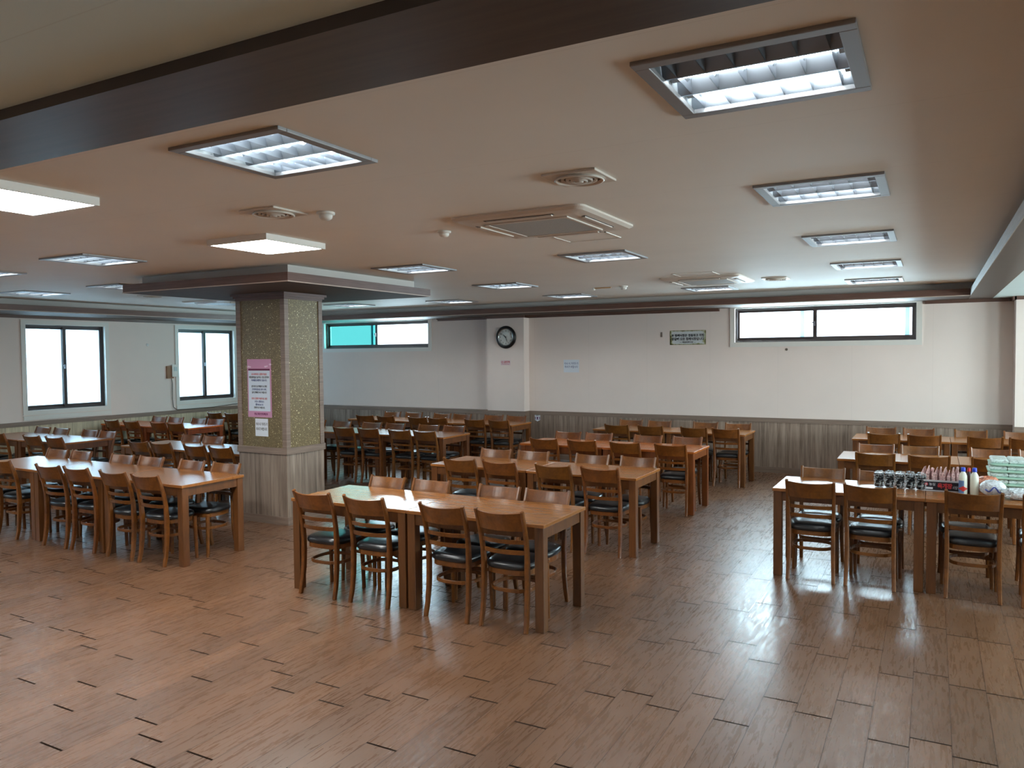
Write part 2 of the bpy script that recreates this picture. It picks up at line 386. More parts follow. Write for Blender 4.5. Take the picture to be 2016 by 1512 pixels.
FIX = [  # centre x, y, lit tubes, label position words
 (-.52, 2.66, (0, 1, 1), 'big troffer light at the upper right, nearest the camera, bottom tubes lit'),
 (-.55, 4.70, (1, 1, 1), 'second troffer light of the right-hand column'),
 (-.59, 6.78, (1, 1, 1), 'third troffer light of the right-hand column'),
 (-.61, 8.89, (1, 1, 1), 'fourth troffer light of the right-hand column'),
 (-.66, 10.90, (1, 1, 1), 'fifth troffer light of the right-hand column, nearest back wall'),
 (-2.61, 2.59, (1, 1, 1), 'bright troffer light with three lit tubes below the dark beam'),
 (-2.70, 6.76, (1, 1, 1), 'troffer light behind the near air conditioner'),
 (-2.76, 10.92, (1, 1, 1), 'troffer light between far air conditioner and back wall'),
 (-4.78, 6.66, (1, 1, 1), 'troffer light just right of the pillar canopy'),
 (-4.93, 8.90, (1, 1, 1), 'troffer light behind the canopy, middle of three going back'),
 (-4.95, 11.0, (1, 1, 1), 'troffer light above the wall clock near the back soffit'),
 (-7.09, 10.95, (1, 1, 1), 'troffer light near back soffit, left of the clock'),
 (-9.05, 10.65, (1, 1, 1), 'troffer light above the left high window, right of pillar'),
 (-6.80, 4.45, (1, 1, 1), 'troffer light left of the canopy, above front left tables'),
 (-9.0, 6.30, (1, 1, 1), 'troffer light peeking out behind the left canopy corner'),
 (-10.85, 6.22, (1, 1, 1), 'troffer light by the left soffit above the left wall'),
 (-8.75, 4.45, (1, 1, 1), 'troffer light cut by the left picture edge'),
]
FH = .33
CEILX0, CEILX1, CEILY0, CEILY1 = XL+1.05, .60, 1.50, 11.85
holes = [(x*.985-.28, x*.985+.28, y*.985-.27, y*.985+.27) for x, y, _, _ in FIX]
grid_sheet('ceiling', 2, ZC, CEILX0, CEILX1, CEILY0, CEILY1, holes, M['ceiling'], True)
m = MB(); m.box(XL, XR, YF, 1.34, 2.632, 2.66); m.box(.715, XR, 1.34, YB, 2.602, 2.66); struct(m.build('ceiling_side', M['ceiling2']))
# soffits: brown boards with a set-back riser
def board(name, x0, x1, y0, y1, mats=None):
    m = MB(); m.box(x0, x1, y0, y1, ZS, ZB); return struct(m.build(name, mats or M['soffit']))
o = board('trim_1', XL, .43, 11.70, YB); o = board('trim_2', XL, -11.83, 1.68, 11.70)
m = MB(); m.box(XL, .42, 11.694, 11.70, ZS-.001, ZB+.002); m.box(-11.83, -11.824, 1.68, 11.70, ZS-.001, ZB+.002); struct(m.build('trim_3', M['brown']))
m = MB(); m.box(-12, .6, 11.85, 11.88, ZB, ZC+.02); m.box(-12.01, -11.98, 1.5, 11.85, ZB, ZC+.02); m.box(.585, .61, 1.5, 11.85, ZB, ZC+.02); struct(m.build('trim_4', M['riser']))
m = MB(); m.box(XL, .45, 1.34, 1.68, ZS, ZB); m.box(XL, .6, 1.47, 1.50, ZB, ZC+.02); struct(m.build('trim_5', M['beam']))          # beam across the top of the picture
m = MB(); m.box(.43, .715, 1.34, YB, ZS, ZB); struct(m.build('trim_6', M['beam']))
m = MB(); m.box(.424, .43, 1.34, 11.694, ZS-.001, ZB+.002); struct(m.build('trim_7', M['greyboard']))
m = MB(); m.box(-11.824, .42, 11.690, 11.694, ZS-.002, ZS+.008); m.box(-11.824, -11.820, 1.68, 11.690, ZS-.002, ZS+.008); struct(m.build('trim_10', M['edging']))
# crown trim under the soffit on the walls
m = MB()
for a, b in ((XL, -11.60), (-8.45, -3.02), (-.10, 1.0), (1.62, XR)): m.box(a, b, YB-.045, YB, ZS-.045, ZS)
m.box(.93, .97, 12.2, YB, ZS-.045, ZS); m.box(.95, 1.64, 12.2, 12.245, ZS-.045, ZS)
m.box(XL, XL+.045, YF, YB, ZS-.045, ZS); m.box(XL+.045, XL+.09, YF, YB, ZS-.02, ZS)
m.box(-8.45, -3.02, YB-.08, YB-.045, ZS-.02, ZS)
struct(m.build('trim_8', M['brown']))
# pilasters on the back wall
m = MB(); m.box(-7.25, -6.48, YB-.20, YB, WAINS, ZS-.045); struct(m.build('wall_back_pilaster', M['wall']))
m = MB(); m.box(.97, 1.62, 12.245, YB, 0, ZS+.002); struct(m.build('wall_back_pier', M['wall']))
m = MB(); m.box(-7.27, -6.46, YB-.235, YB-.19, ZS-.045, ZS); struct(m.build('trim_9', M['brown']))
# wainscot, cap rail, baseboard
def wains(axis, side, a0, a1, pos, thick, n, matw):
    def bx(m, lo, hi, z0, z1):
        if axis == 0: m.box(a0, a1, pos-hi, pos-lo, z0, z1)
        else: m.box(pos+lo, pos+hi, a0, a1, z0, z1)
    m = MB(); bx(m, 0, thick, 0.09, WAINS-.07); struct(m.build('wainscot_%d' % n, matw))
    m = MB(); bx(m, 0, thick+.012, WAINS-.07, WAINS); struct(m.build('trim_%d' % (20+n), M['cap']))
    m = MB(); bx(m, 0, thick+.010, 0, .09); struct(m.build('baseboard_%s' % side, M['cap']))
wains(0, 'back', XL+.02, -6.46, YB, .19, 1, M['wains_x'])
wains(0, 'back_right', -6.46, .97, YB, .03, 2, M['wains_x'])
wains(0, 'pier', .96, 1.64, 12.26, .03, 3, M['wains_x'])
wains(0, 'back_far', 1.64, XR, YB, .03, 4, M['wains_x'])
wains(1, 'left', YF, YB, XL, .03, 5, M['wains_y'])

# ------------------------------------------------------------------ windows
def window(n, axis, pos, w, sign, frost, sill=False, split=.5):
    """sliding window. axis 1: in back/front wall, axis 0: in left/right wall. sign: +1 when outside is +axis"""
    a0, a1, z0, z1 = w
    def P(m, u0, u1, d0, d1, c0, c1):
        d0, d1 = sorted((pos+sign*d0, pos+sign*d1))
        if axis == 1: m.box(u0, u1, d0, d1, c0, c1)
        else: m.box(d0, d1, u0, u1, c0, c1)
    def ring(m, u0, u1, c0, c1, t, d0, d1, tb=None):
        tb = tb or t
        P(m, u0, u1, d0, d1, c0, c0+tb); P(m, u0, u1, d0, d1, c1-t, c1); P(m, u0, u0+t, d0, d1, c0+tb, c1-t); P(m, u1-t, u1, d0, d1, c0+tb, c1-t)
    m = MB(); ring(m, a0, a1, z0, z1, .075, -.018, .012); ring(m, a0+.052, a1-.052, z0+.052, z1-.052, .012, .012, .22)
    if sill: P(m, a0-.0, a1+.0, -.03, 0, z0-.085, z0-.012)
    W0 = struct(m.build('window_%d' % n, M['white']))
    b0, b1, y0, y1 = a0+.065, a1-.065, z0+.065, z1-.065
    m = MB(); ring(m, b0, b1, y0, y1, .038, .06, .15, .042); m.build('outer_frame', M['darkframe'], W0)
    mid = b0+(b1-b0)*split
    g = M['frost'] if frost else M['glass']
    for k, (u0, u1, d) in enumerate(((b0+.01, mid+.025, .10), (mid-.03, b1-.01, .065))):
        m = MB(); ring(m, u0, u1, y0+.02, y1-.02, .055, d, d+.03, .062); s = m.build('sash', M['darkframe'], W0)
        m = MB(); P(m, u0+.05, u1-.05, d+.013, d+.017, y0+.07, y1-.07); m.build('pane', M['tinted'] if (n == 1 and k == 0) else g, s)
    m = MB(); P(m, mid-.022, mid-.002, .035, .065, (z0+z1)/2-.03, (z0+z1)/2+.04); P(m, mid-.04, mid-.01, .03, .045, (z0+z1)/2+.01, (z0+z1)/2+.03); m.build('handle', M['metal'], W0)
    m = MB(); q = b0+(b1-b0)*(split-.09)
    P(m, q, q+.06, .19, .215, y0, y1); P(m, b1-.16, b1-.10, .19, .215, y0, y1); P(m, b0, b1, .19, .215, y0, y0+.02); m.build('outer_sash', M['sashblue'], W0)
    return W0
window(1, 1, YB, BACKWIN[0], 1, False, split=.5)
window(2, 1, YB, BACKWIN[1], 1, False, split=.465)
for i, w in enumerate(LEFTWIN): window(3+i, 0, XL, w, -1, True, sill=True)
for i, w in enumerate(RIGHTWIN): window(7+i, 0, XR, w, 1, False)
for i, w in enumerate(FRONT_FILLWIN): window(10+i, 1, YF, w, -1, True)  # unseen front windows, added around the fill light

# ------------------------------------------------------------------ pillar and canopy
PX0, PX1, PY0, PY1 = -7.035, -6.30, 6.32, 6.90
pil = empty('pillar', ((PX0+PX1)/2, (PY0+PY1)/2, 0), label='square pillar with gold glitter panels above a wood wainscot', cat='pillar')
ox, oy = -(PX0+PX1)/2, -(PY0+PY1)/2
def pbox(m, x0, x1, y0, y1, z0, z1): m.box(x0+ox, x1+ox, y0+oy, y1+oy, z0, z1)
m = MB(); pbox(m, PX0, PX1, PY0, PY1, WAINS, ZS); m.build('glitter_panel', M['gold'], pil)
m = MB(); t = .012
for x0, x1 in ((PX0-t, PX0+.055), (PX1-.055, PX1+t)):
    for y0, y1 in ((PY0-t, PY0+.05), (PY1-.05, PY1+t)): pbox(m, x0, x1, y0, y1, WAINS, ZS-.075)
m.build('corner_trim', M['cap'], pil, bevel=.003)
m = MB(); e = .006
pbox(m, PX0-e, PX1+e, PY0-e, PY1+e, .09, WAINS-.07)
m.build('wainscot', M['wains_p'], pil)
m = MB(); pbox(m, PX0-.022, PX1+.022, PY0-.022, PY1+.022, WAINS-.07, WAINS+.003); m.build('cap_rail', M['cap'], pil, bevel=.003)
m = MB(); pbox(m, PX0-.016, PX1+.016, PY0-.016, PY1+.016, 0, .09); m.build('base_board', M['cap'], pil)
m = MB()
for k, (z0, z1, e) in enumerate(((ZS-.075, ZS-.05, .014), (ZS-.05, ZS-.025, .03), (ZS-.025, ZS-.001, .05))): pbox(m, PX0-e, PX1+e, PY0-e, PY1+e, z0, z1)
m.build('crown_moulding', M['brown'], pil)
can = empty('ceiling_canopy', (-6.615, 6.645, ZS), label='square brown canopy board with white upstand around the pillar head', cat='canopy')
m = MB(); m.box(-1.225, 1.225, -1.185, 1.185, 0, .012); m.build('underside_board', M['soffit'], can)
m = MB(); m.box(-1.228, 1.228, -1.188, 1.188, .012, ZB-ZS); m.build('edge_board', M['brown'], can)
m = MB()
for q in ((-1.232, 1.232, -1.192, -1.188), (-1.232, 1.232, 1.188, 1.192), (-1.232, -1.228, -1.188, 1.188), (1.228, 1.232, -1.188, 1.188)): m.box(*q, -.001, .009)
m.build('light_edging', M['edging'], can)
m = MB(); m.box(-1.09, 1.09, -1.045, 1.045, ZB-ZS, ZC-ZS); m.build('upstand', M['riser'], can)

# poster and notices on the pillar (front face, y = PY0)
def rect(m, x0, x1, z0, z1, y): m.box(x0, x1, y, y+.0012, z0, z1)
po = empty('poster', (-6.70, PY0-.004, 1.20), label='tall pink poster with Korean notice text on the pillar', cat='poster')
m = MB(); rect(m, -.187, .187, 0, .66, 0); m.build('sheet', M['pink'], po)
m = MB(); rect(m, -.17, .165, .07, .53, -.0014); m.build('notice_panel', M['postwhite'], po)
m = MB(); rect(m, -.17, .165, .53, .551, -.0016); m.build('header_band', M['plum'], po)
m = MB()
for cx, cz, r in ((-.165, .575, .02), (-.14, .572, .015), (.10, .575, .018), (.125, .58, .014), (.175, .60, .02)):
    m.add([(cx+r*math.cos(k*.524), -.001, cz+.55*r*math.sin(k*.524)) for k in range(12)], [tuple(range(12))])
m.build('cloud_print', M['cloud'], po)
R90 = (math.pi/2, 0, 0)
lines = [('코로나바이러스 감염의 특성상', 'inkred', .24), ('비말(침방울)로 옮겨지는 것을 감안하여', 'ink', .31), ('식사제공을 제한하고 있습니다.', 'inkblue', .245), None,
         ('상주측의 문상객에게 다시 한번', 'ink', .24), ('간곡하게 협조를 당부드리며,', 'inkblue', .225), ('널리 양해해 주시기 바랍니다', 'ink', .23), None,
         ('코로나 감염이 의심되시는 분은', 'inkred', .245), ('보건소 선별진료소', 'inkblue', .145), ('☎740-5611로', 'inkblue', .12), ('전화주시기 바랍니다.', 'ink', .17)]
z = .487
for L in lines:
    if L: text('lettering', L[0], .026, M[L[1]], po, (-.003, -.002, z), R90, width=L[2], bold=.0004)
    z -= .0345
text('lettering', '영동군재난안전대책본부', .03, M['inkpurple'], po, (.02, -.002, .035), R90, width=.21, bold=.0005)
nt = empty('notice_paper', (-6.675, PY0-.006, .985), label='white handwritten style notice taped under the pink poster on the pillar', cat='notice')
m = MB(); rect(m, -.10, .10, 0, .20, 0); m.build('sheet', M['paper'], nt)
text('lettering', '식사 시 거리두기', .04, M['ink'], nt, (0, -.001, .135), R90, width=.178)
text('lettering', '하시기 바랍니다', .04, M['ink'], nt, (0, -.001, .08), R90, width=.17)

# ------------------------------------------------------------------ things on the back wall
YW = YB
n2 = empty('notice_paper', (-5.635, YW-.003, 1.565), label='white notice sheet taped alone on the back wall right of the clock', cat='notice')
m = MB(); rect(m, -.15, .15, 0, .225, 0); m.build('sheet', M['paper'], n2)
text('lettering', '식사 시 거리두기', .05, M['inkblue'], n2, (0, -.001, .155), R90, width=.265)
text('lettering', '하시기 바랍니다', .05, M['inkblue'], n2, (0, -.001, .095), R90, width=.255)
n3 = empty('wall_sign', (-6.86, YW-.203, 1.70), label='small no smoking area sticker on the pilaster below the clock', cat='sign')
m = MB(); rect(m, -.10, .10, 0, .085, 0); m.build('sheet', plain('sticker_pink', (222, 200, 205), .5), n3)
text('lettering', '금연구역', .045, M['inkred'], n3, (.03, -.001, .052), R90, width=.115, bold=.001)
m = MB(); m.lathe([(.013, 0), (.019, 0), (.019, .001), (.013, .001)], 16, cap=False); m.build('ring_symbol', M['inkred'], n3, loc=(-.066, -.001, .052), rot=(math.pi/2, 0, 0))
text('lettering', 'NO SMOKING AREA', .014, M['inkred'], n3, (0, -.001, .015), R90, width=.16)
n4 = empty('wall_sign', (-6.30, YW-.034, .672), label='small purple and white fire extinguisher sign on the wainscot', cat='sign')
m = MB(); rect(m, -.055, .055, .03, .135, 0)
m.add([(-.055, 0, .03), (0, 0, 0), (.055, 0, .03), (-.055, .0012, .03), (0, .0012, 0), (.055, .0012, .03)], [(0, 1, 2), (5, 4, 3), (0, 3, 4, 1), (1, 4, 5, 2)])
m.build('sheet', M['paper'], n4)
m = MB(); rect(m, -.05, .05, .035, .085, -.0006); m.build('purple_panel', plain('sign_purple', (92, 50, 96), .5), n4)
m = MB(); rect(m, -.035, -.015, .04, .075, -.0012); rect(m, -.03, -.02, .075, .082, -.0012); rect(m, .015, .035, .055, .08, -.0012)
m.add([(.005, -.0012, .055), (.025, -.0012, .036), (.045, -.0012, .055)], [(0, 1, 2)]); m.build('symbol', M['paper'], n4)
text('lettering', '소화기', .032, M['ink'], n4, (0, -.001, .11), R90, width=.085, bold=.0008)
n5 = empty('wall_sign', (-3.54, YW-.004, 2.025), label='green edged sign board with two lines of black Korean text', cat='sign')
def sign_face():
    n = NT('sign_print'); v = n.coords('Object', (1, 1, 1)); sp = n.new('ShaderNodeSeparateXYZ'); n.link(v, sp.inputs[0])
    ax = n.math('ABSOLUTE', sp.outputs[0]); az = n.math('ABSOLUTE', n.math('SUBTRACT', sp.outputs[2], .118))
    e = n.math('MAXIMUM', n.math('DIVIDE', ax, .30), n.math('DIVIDE', az, .118))
    nz = n.noise(v, 9, 4, .7)
    f = n.math('ADD', e, n.math('MULTIPLY', n.math('SUBTRACT', nz, .55), .55))
    return n.set(col=n.ramp(f, [(.80, srgb(206, 212, 214)), (.90, srgb(158, 160, 110)), (.97, srgb(70, 70, 30))]), rough=.5)
m = MB(); rect(m, -.30, .30, 0, .236, 0); m.build('board', sign_face(), n5)
text('lettering', '본 장례식장은 영동최고 지정', .05, M['ink'], n5, (0, -.001, .150), R90, width=.54, bold=.0018)
text('lettering', '방갈때 모든 장례식장입니다', .05, M['ink'], n5, (0, -.001, .092), R90, width=.54, bold=.0018)
text('lettering', '— 제일장례식장 —', .03, M['ink'], n5, (0, -.001, .04), R90, width=.27, bold=.0008)
m = MB(); m.box(-.015, .015, 0, .004, -.04, .04)
tag(m.build('tape_scrap', plain('old_tape', (128, 112, 104), .7), loc=(-3.985, YW-.0042, 2.20)), 'small grey tape scrap on the wall left of the green edged sign', 'tape')
m = MB(); m.lathe([(.001, 0), (.018, 0), (.021, .003), (.015, .005)], 10)
tag(m.build('wall_stud', plain('wall_stud', (110, 98, 88), .6), loc=(-1.99, YW-.001, 1.93), rot=(math.pi/2, 0, 0)), 'tiny dark stud in the wall below the right high window', 'stud')
# clock
ck = empty('wall_clock', (-6.84, YW-.203, 2.208), label='round black framed wall clock on the pilaster', cat='clock')
RX = (math.pi/2, 0, 0)
m = MB(); m.lathe([(.148, 0), (.205, 0), (.208, .012), (.198, .032), (.178, .042), (.160, .036), (.150, .018)], 48, cap=False); m.build('rim', M['black'], ck, True, rot=RX)
m = MB(); m.lathe([(.150, .02), (.157, .034), (.150, .036), (.143, .020)], 48, cap=False); m.build('chrome_ring', NT('clock_chrome').set(col=srgb(200, 200, 200), rough=.2, metal=.9), ck, True, rot=RX)
m = MB(); m.lathe([(.15, .012), (.15, .015)], 48); m.build('dial', plain('clock_dial', (214, 218, 214), .6), ck, rot=RX)
for k in range(12):
    a = math.radians(30*(k+1)); text('numeral', str(k+1), .034, M['ink'], ck, (.116*math.sin(a), -.0165, .116*math.cos(a)), R90, bold=.0006)
m = MB(); m.lathe([(.136, .0155), (.1375, .0155), (.1375, .0162), (.136, .0162)], 48, cap=False); m.build('minute_ring', M['ink'], ck, rot=RX)
def hand(L, w, deg, y):
    a = math.radians(deg); d = Vector((math.sin(a), 0, math.cos(a))); p = Vector((math.cos(a), 0, -math.sin(a)))
    m = MB(); A = -d*L*.15
    q = [A-p*w*.5, A+p*w*.5, d*L*.6+p*w*.5, d*L, d*L*.6-p*w*.5]
    fr = [v+Vector((0, y, 0)) for v in q]; bk = [v+Vector((0, y+.0015, 0)) for v in q]
    m.add(fr+bk, [(4, 3, 2, 1, 0), (5, 6, 7, 8, 9)]+[(i, (i+1) % 5, 5+(i+1) % 5, 5+i) for i in range(5)])
    m.build('hand', M['ink'], ck)
hand(.075, .012, 313, -.022); hand(.108, .009, 158, -.025)
m = MB(); m.lathe([(.009, 0), (.009, .028), (.004, .029)], 12); m.build('hand_pin', M['ink'], ck, rot=RX)

# left wall: switch box, cable, patch
sb = empty('switch_box', (XL+.001, 10.06, 1.49), label='white switch box on a small wooden block between the left windows', cat='switch')
m = MB(); m.box(0, .03, -.13, .02, .0, .24); m.build('wood_block', plain('raw_wood', (150, 110, 80), .6), sb)
m = MB(); m.box(.03, .055, -.03, .11, .03, .27); m.build('cover', M['white'], sb, bevel=.004)
m = MB(); m.box(.055, .060, .005, .075, .14, .22); m.build('rocker', plain('rocker', (190, 205, 205), .4), sb)
m = MB(); zc = .945
path = [(XL+.012, 10.02, 2.52), (XL+.012, 10.02, 1.75)]
m.bar(path, .014, .012)
tag(m.build('cable', plain('cable_white', (190, 188, 182), .5)), 'thin pale cable running up the left wall above the switch box', 'cable')
m = MB(); path = [(XL+.02, 10.03, 1.50), (XL+.02, 10.05, 1.40), (XL+.02, 10.045, 1.1), (XL+.022, 10.06, .93), (XL+.045, 10.12, .872), (XL+.05, 10.4, .868), (XL+.05, 11.0, .872), (XL+.05, 11.5, .90), (XL+.05, 12.3, .905)]
m.bar(path, .013, .013, rnd=8, up=(1, 0, 0)); tag(m.build('cable', plain('cable_dark', (88, 82, 74), .5), smooth=True), 'dark cable hanging below the switch box and running under the window', 'cable')
m = MB(); m.lathe([(.001, 0), (.03, 0), (.026, .008), (.012, .012), (.001, .012)], 9)
tag(m.build('wall_patch', plain('patch_white', (235, 238, 238), .6), loc=(XL+.001, 9.54, 2.137), rot=(0, math.pi/2, 0)), 'small white torn patch on the left wall between the windows', 'patch')

# ------------------------------------------------------------------ ceiling fittings
def troffer(x, y, lit, label, first):
    r = empty('troffer_light', (x, y, ZC), label=label, cat='ceiling light', group='recessed troffer lights')
    a, b, w = .322, .31, .048
    if 'mesh' not in first:
        m = MB()
        for x0, x1, y0, y1 in ((-a, a, -b, -b+w), (-a, a, b-w, b), (-a, -a+w, -b+w, b-w), (a-w, a, -b+w, b-w)): m.box(x0, x1, y0, y1, -.014, .004)
        f1 = m.build('frame', M['alu'], bevel=.003)
        m = MB(); h = .11
        m.quad((-.285, -.275, h), (.285, -.275, h), (.285, .275, h), (-.285, .275, h))
        for p, q in (((-.285, -.275), (.285, -.275)), ((.285, -.275), (.285, .275)), ((.285, .275), (-.285, .275)), ((-.285, .275), (-.285, -.275))):
            m.quad((p[0], p[1], 0), (q[0], q[1], 0), (q[0], q[1], h), (p[0], p[1], h))
        f2 = m.build('housing', M['housing'])
        m = MB()
        for yy in (-.092, .092, -.268, .268):     # long reflector blades, V section
            s0, s1 = (.004, .030) if abs(yy) < .2 else (.002, .012)
            for sg in (-1, 1):
                m.quad((-.283, yy+sg*s0, .002), (.283, yy+sg*s0, .002), (.283, yy+sg*s1, .055), (-.283, yy+sg*s1, .055))
        for c in (-.184, 0, .184):                # cross blades of the louvre
            for xx in (-.235, -.141, -.047, .047, .141, .235):
                for dx in (-.003, .003):
                    m.add([(xx+dx*.3, c-.087, .003), (xx+dx*.3, c+.087, .003), (xx+dx, c+.064, .05), (xx+dx, c+.022, .022), (xx+dx, c-.022, .022), (xx+dx, c-.064, .05)], [(0, 1, 2, 3, 4, 5)])
        f3 = m.build('louvre', M['refl'])
        m = MB(); m.bar([(-.25, 0, 0), (.25, 0, 0)], .027, .027, rnd=12); f4 = m.build('tube', M['tube'], smooth=True)
        m = MB()
        m.box(-.016, .016, -.018, .018, -.018, .03)
        f5 = m.build('socket', M['housing'])
        m = MB(); m.bar([(-.25, 0, 0), (.25, 0, 0)], .027, .027, rnd=12); f6 = m.build('tube', M['tube_off'], smooth=True)
        first['mesh'] = (f1, f2, f3, f4, f5, f6); use = lambda o: o.copy()
        for o in (f1, f2, f3, f4, f5, f6): COL.objects.unlink(o)
    f1, f2, f3, f4, f5, f6 = first['mesh']
    for o in (f1, f2, f3):
        c = o.copy(); COL.objects.link(c); c.parent = r
    for yy, l in zip((-.184, 0, .184), lit):
        c = (f4 if l else f6).copy(); COL.objects.link(c); c.parent = r; c.location = (0, yy, .045)
        
        for sx in (-.265, .265): s = f5.copy(); COL.objects.link(s); s.parent = r; s.location = (sx, yy, .045)
first = {}
for x, y, lit, lab in FIX: troffer(x*.985, y*.985, lit, lab, first)
for o in first['mesh']: bpy.data.objects.remove(o)
for x, y, lab in ((-4.57, 4.42, 'square white LED panel light above the pillar canopy'), (-4.42, 2.42, 'square white LED panel light at the left picture edge'), (-4.4, -1.2, 'added unseen LED fill panel behind the camera on the left'), (-.6, -1.2, 'added unseen LED fill panel behind the camera on the right'), (-8.8, 2.42, 'added unseen LED fill panel over the empty floor far left')):  # last three are unseen, added to brighten floor, walls and ceiling
    r = empty('panel_light', (x, y, ZC if y > 1.5 else 2.632), label=lab, cat='ceiling light', group='flat LED panel lights')
    m = MB(); a, b = .312, .312
    for x0, x1, y0, y1 in ((-a, a, -b, -b+.02), (-a, a, b-.02, b), (-a, -a+.02, -b+.02, b-.02), (a-.02, a, -b+.02, b-.02)): m.box(x0, x1, y0, y1, -.045, 0)
    m.build('frame', M['white'], r)
    m = MB(); m.box(-a+.02, a-.02, -b+.02, b-.02, -.043, -.035); m.build('diffuser', M['led'], r)
for x, y, lab in ((-1.585, 3.645, 'round diffuser vent in a square plate, nearest the camera'), (-3.60, 3.54, 'round diffuser vent in a square plate, left of the smoke detector'),
                  (-1.67, 9.75, 'round diffuser vent beside the far air conditioner'), (-9.8, 7.28, 'round diffuser vent behind the left end of the canopy')):
    r = empty('ceiling_vent', (x, y, ZC), label=lab, cat='vent', group='round ceiling vents')
    m = MB(); m.box(-.145, .145, -.145, .145, -.012, 0); m.build('plate', M['acplastic'], r, bevel=.003)
    m = MB(); m.lathe([(.118, -.012), (.128, -.022), (.118, -.026), (.108, -.012)], 32, cap=False)
    for ra, z in ((.095, -.018), (.07, -.022), (.045, -.026)):
        m.lathe([(ra, z+.012), (ra-.003, z-.004), (ra-.016, z+.002), (ra-.013, z+.012)], 32, cap=False)
    m.lathe([(.022, -.012), (.022, -.028), (.012, -.032)], 20); m.build('rings', M['acplastic'], r, True)
    m = MB(); m.lathe([(.11, -.0122), (.11, -.0128)], 32); m.build('throat', plain('vent_throat', (96, 88, 80), .7), r)
def rrect(a, b, rad, z, n=6):
    out = []
    for cx, cy, s in ((a-rad, b-rad, 0), (-a+rad, b-rad, 90), (-a+rad, -b+rad, 180), (a-rad, -b+rad, 270)):
        for k in range(n+1):
            t = math.radians(s+90*k/n); out.append((cx+rad*math.cos(t), cy+rad*math.sin(t), z))
    return out
for x, y, lab in ((-2.32, 4.75, 'large cassette air conditioner with square grille in mid ceiling'), (-2.41, 9.42, 'far cassette air conditioner before the right high window'),
                  (-10.0, 8.75, 'cassette air conditioner behind the pillar on the left')):
    r = empty('cassette_air_conditioner', (x, y, ZC), label=lab, cat='air conditioner', group='ceiling cassette air conditioners')
    m = MB(); m.sweep([rrect(.475, .475, .06, 0), rrect(.475, .475, .06, -.012), rrect(.45, .45, .05, -.026), rrect(.37, .37, .04, -.034)], None); m.build('panel', M['acplastic'], r)
    m = MB(); m.box(-.27, .27, -.27, .27, -.040, -.033); m.build('grille', M['grille'], r)
    m = MB(); m.box(-.30, .30, -.30, -.28, -.042, -.03); m.box(-.30, .30, .28, .30, -.042, -.03); m.box(-.30, -.28, -.28, .28, -.042, -.03); m.box(.28, .30, -.28, .28, -.042, -.03); m.build('grille_frame', M['acplastic'], r)
    for k in range(4):
        m = MB(); m.box(-.25, .25, .352, .40, -.0335, -.026); s = m.build('air_slot', M['acdark'], r, rot=(0, 0, k*math.pi/2))
        m = MB(); m.box(-.235, .235, .368, .395, -.041, -.033); m.build('flap', M['acplastic'], s)
for x, y, sx, sy, lab in ((-2.34, 5.52, .44, .34, 'square access hatch beside the near air conditioner'), (-2.37, 8.74, .46, .36, 'square access hatch before the far air conditioner')):
    r = empty('access_hatch', (x, y, ZC), label=lab, cat='hatch', group='ceiling access hatches')
    m = MB(); a, b = sx/2, sy/2
    for x0, x1, y0, y1 in ((-a, a, -b, -b+.012), (-a, a, b-.012, b), (-a, -a+.012, -b, b), (a-.012, a, -b, b)): m.box(x0, x1, y0, y1, -.006, 0)
    m.build('rim', M['white'], r); m = MB(); m.box(-a+.012, a-.012, -b+.012, b-.012, -.003, 0); m.build('lid', M['ceiling'], r)
det = [(-3.34, 3.72, .9, 'white round smoke detector left of centre on the ceiling'), (-3.12, 4.72, .8, 'small white heat detector left of the near air conditioner'), (-3.60, 9.72, .9, 'small white detector on the ceiling near the back wall')]
for x, y, k, lab in det:
    r = empty('smoke_detector', (x, y, ZC), label=lab, cat='detector', group='ceiling detectors')
    m = MB(); m.lathe([(.062*k, 0), (.062*k, -.014*k), (.05*k, -.018*k)][::-1], 24); m.build('base', M['white'], r, True)
    m = MB(); m.lathe([(.046*k, -.016*k), (.044*k, -.04*k), (.03*k, -.052*k), (.004, -.055*k)][::-1], 24); m.build('sensor_head', M['white'], r, True)
r = empty('spot_light', (-3.93, 9.78, ZC), label='tiny brass coloured fitting on the ceiling beside a detector', cat='fitting')
m = MB(); m.box(-.13, .13, -.012, .012, -.012, 0); m.build('rail', plain('brass_rail', (190, 150, 100), .4), r)
m = MB(); m.lathe([(.02, 0), (.02, -.03), (.012, -.034)][::-1], 12, c=(-.12, 0, 0)); m.build('head', M['white'], r)

# ------------------------------------------------------------------ tables
TL, TW, TH = 1.138, .71, .74
def table_proto():
    r = empty('dining_table', (0, 0, 0)); 
    m = MB(); m.box(0, TL, 0, TW, TH-.026, TH); m.build('tabletop', M['table_top'], r, bevel=.004)
    m = MB(); i = .012; t = .022
    m.box(.07, TL-.07, i+.006, i+.006+t, TH-.105, TH-.026); m.box(.07, TL-.07, TW-i-.006-t, TW-i-.006, TH-.105, TH-.026)
    m.box(i+.006, i+.006+t, .07, TW-.07, TH-.105, TH-.026); m.box(TL-i-.006-t, TL-i-.006, .07, TW-.07, TH-.105, TH-.026)
    m.build('apron', M['table'], r)
    for x in (i-.004, TL-i+.004-.068):
        for y in (i-.004, TW-i+.004-.068):
            m = MB(); m.box(x, x+.068, y, y+.068, 0, TH-.026); m.build('leg', M['table'], r, bevel=.004)
    return r
tproto = table_proto(); tk = kids_of(tproto)
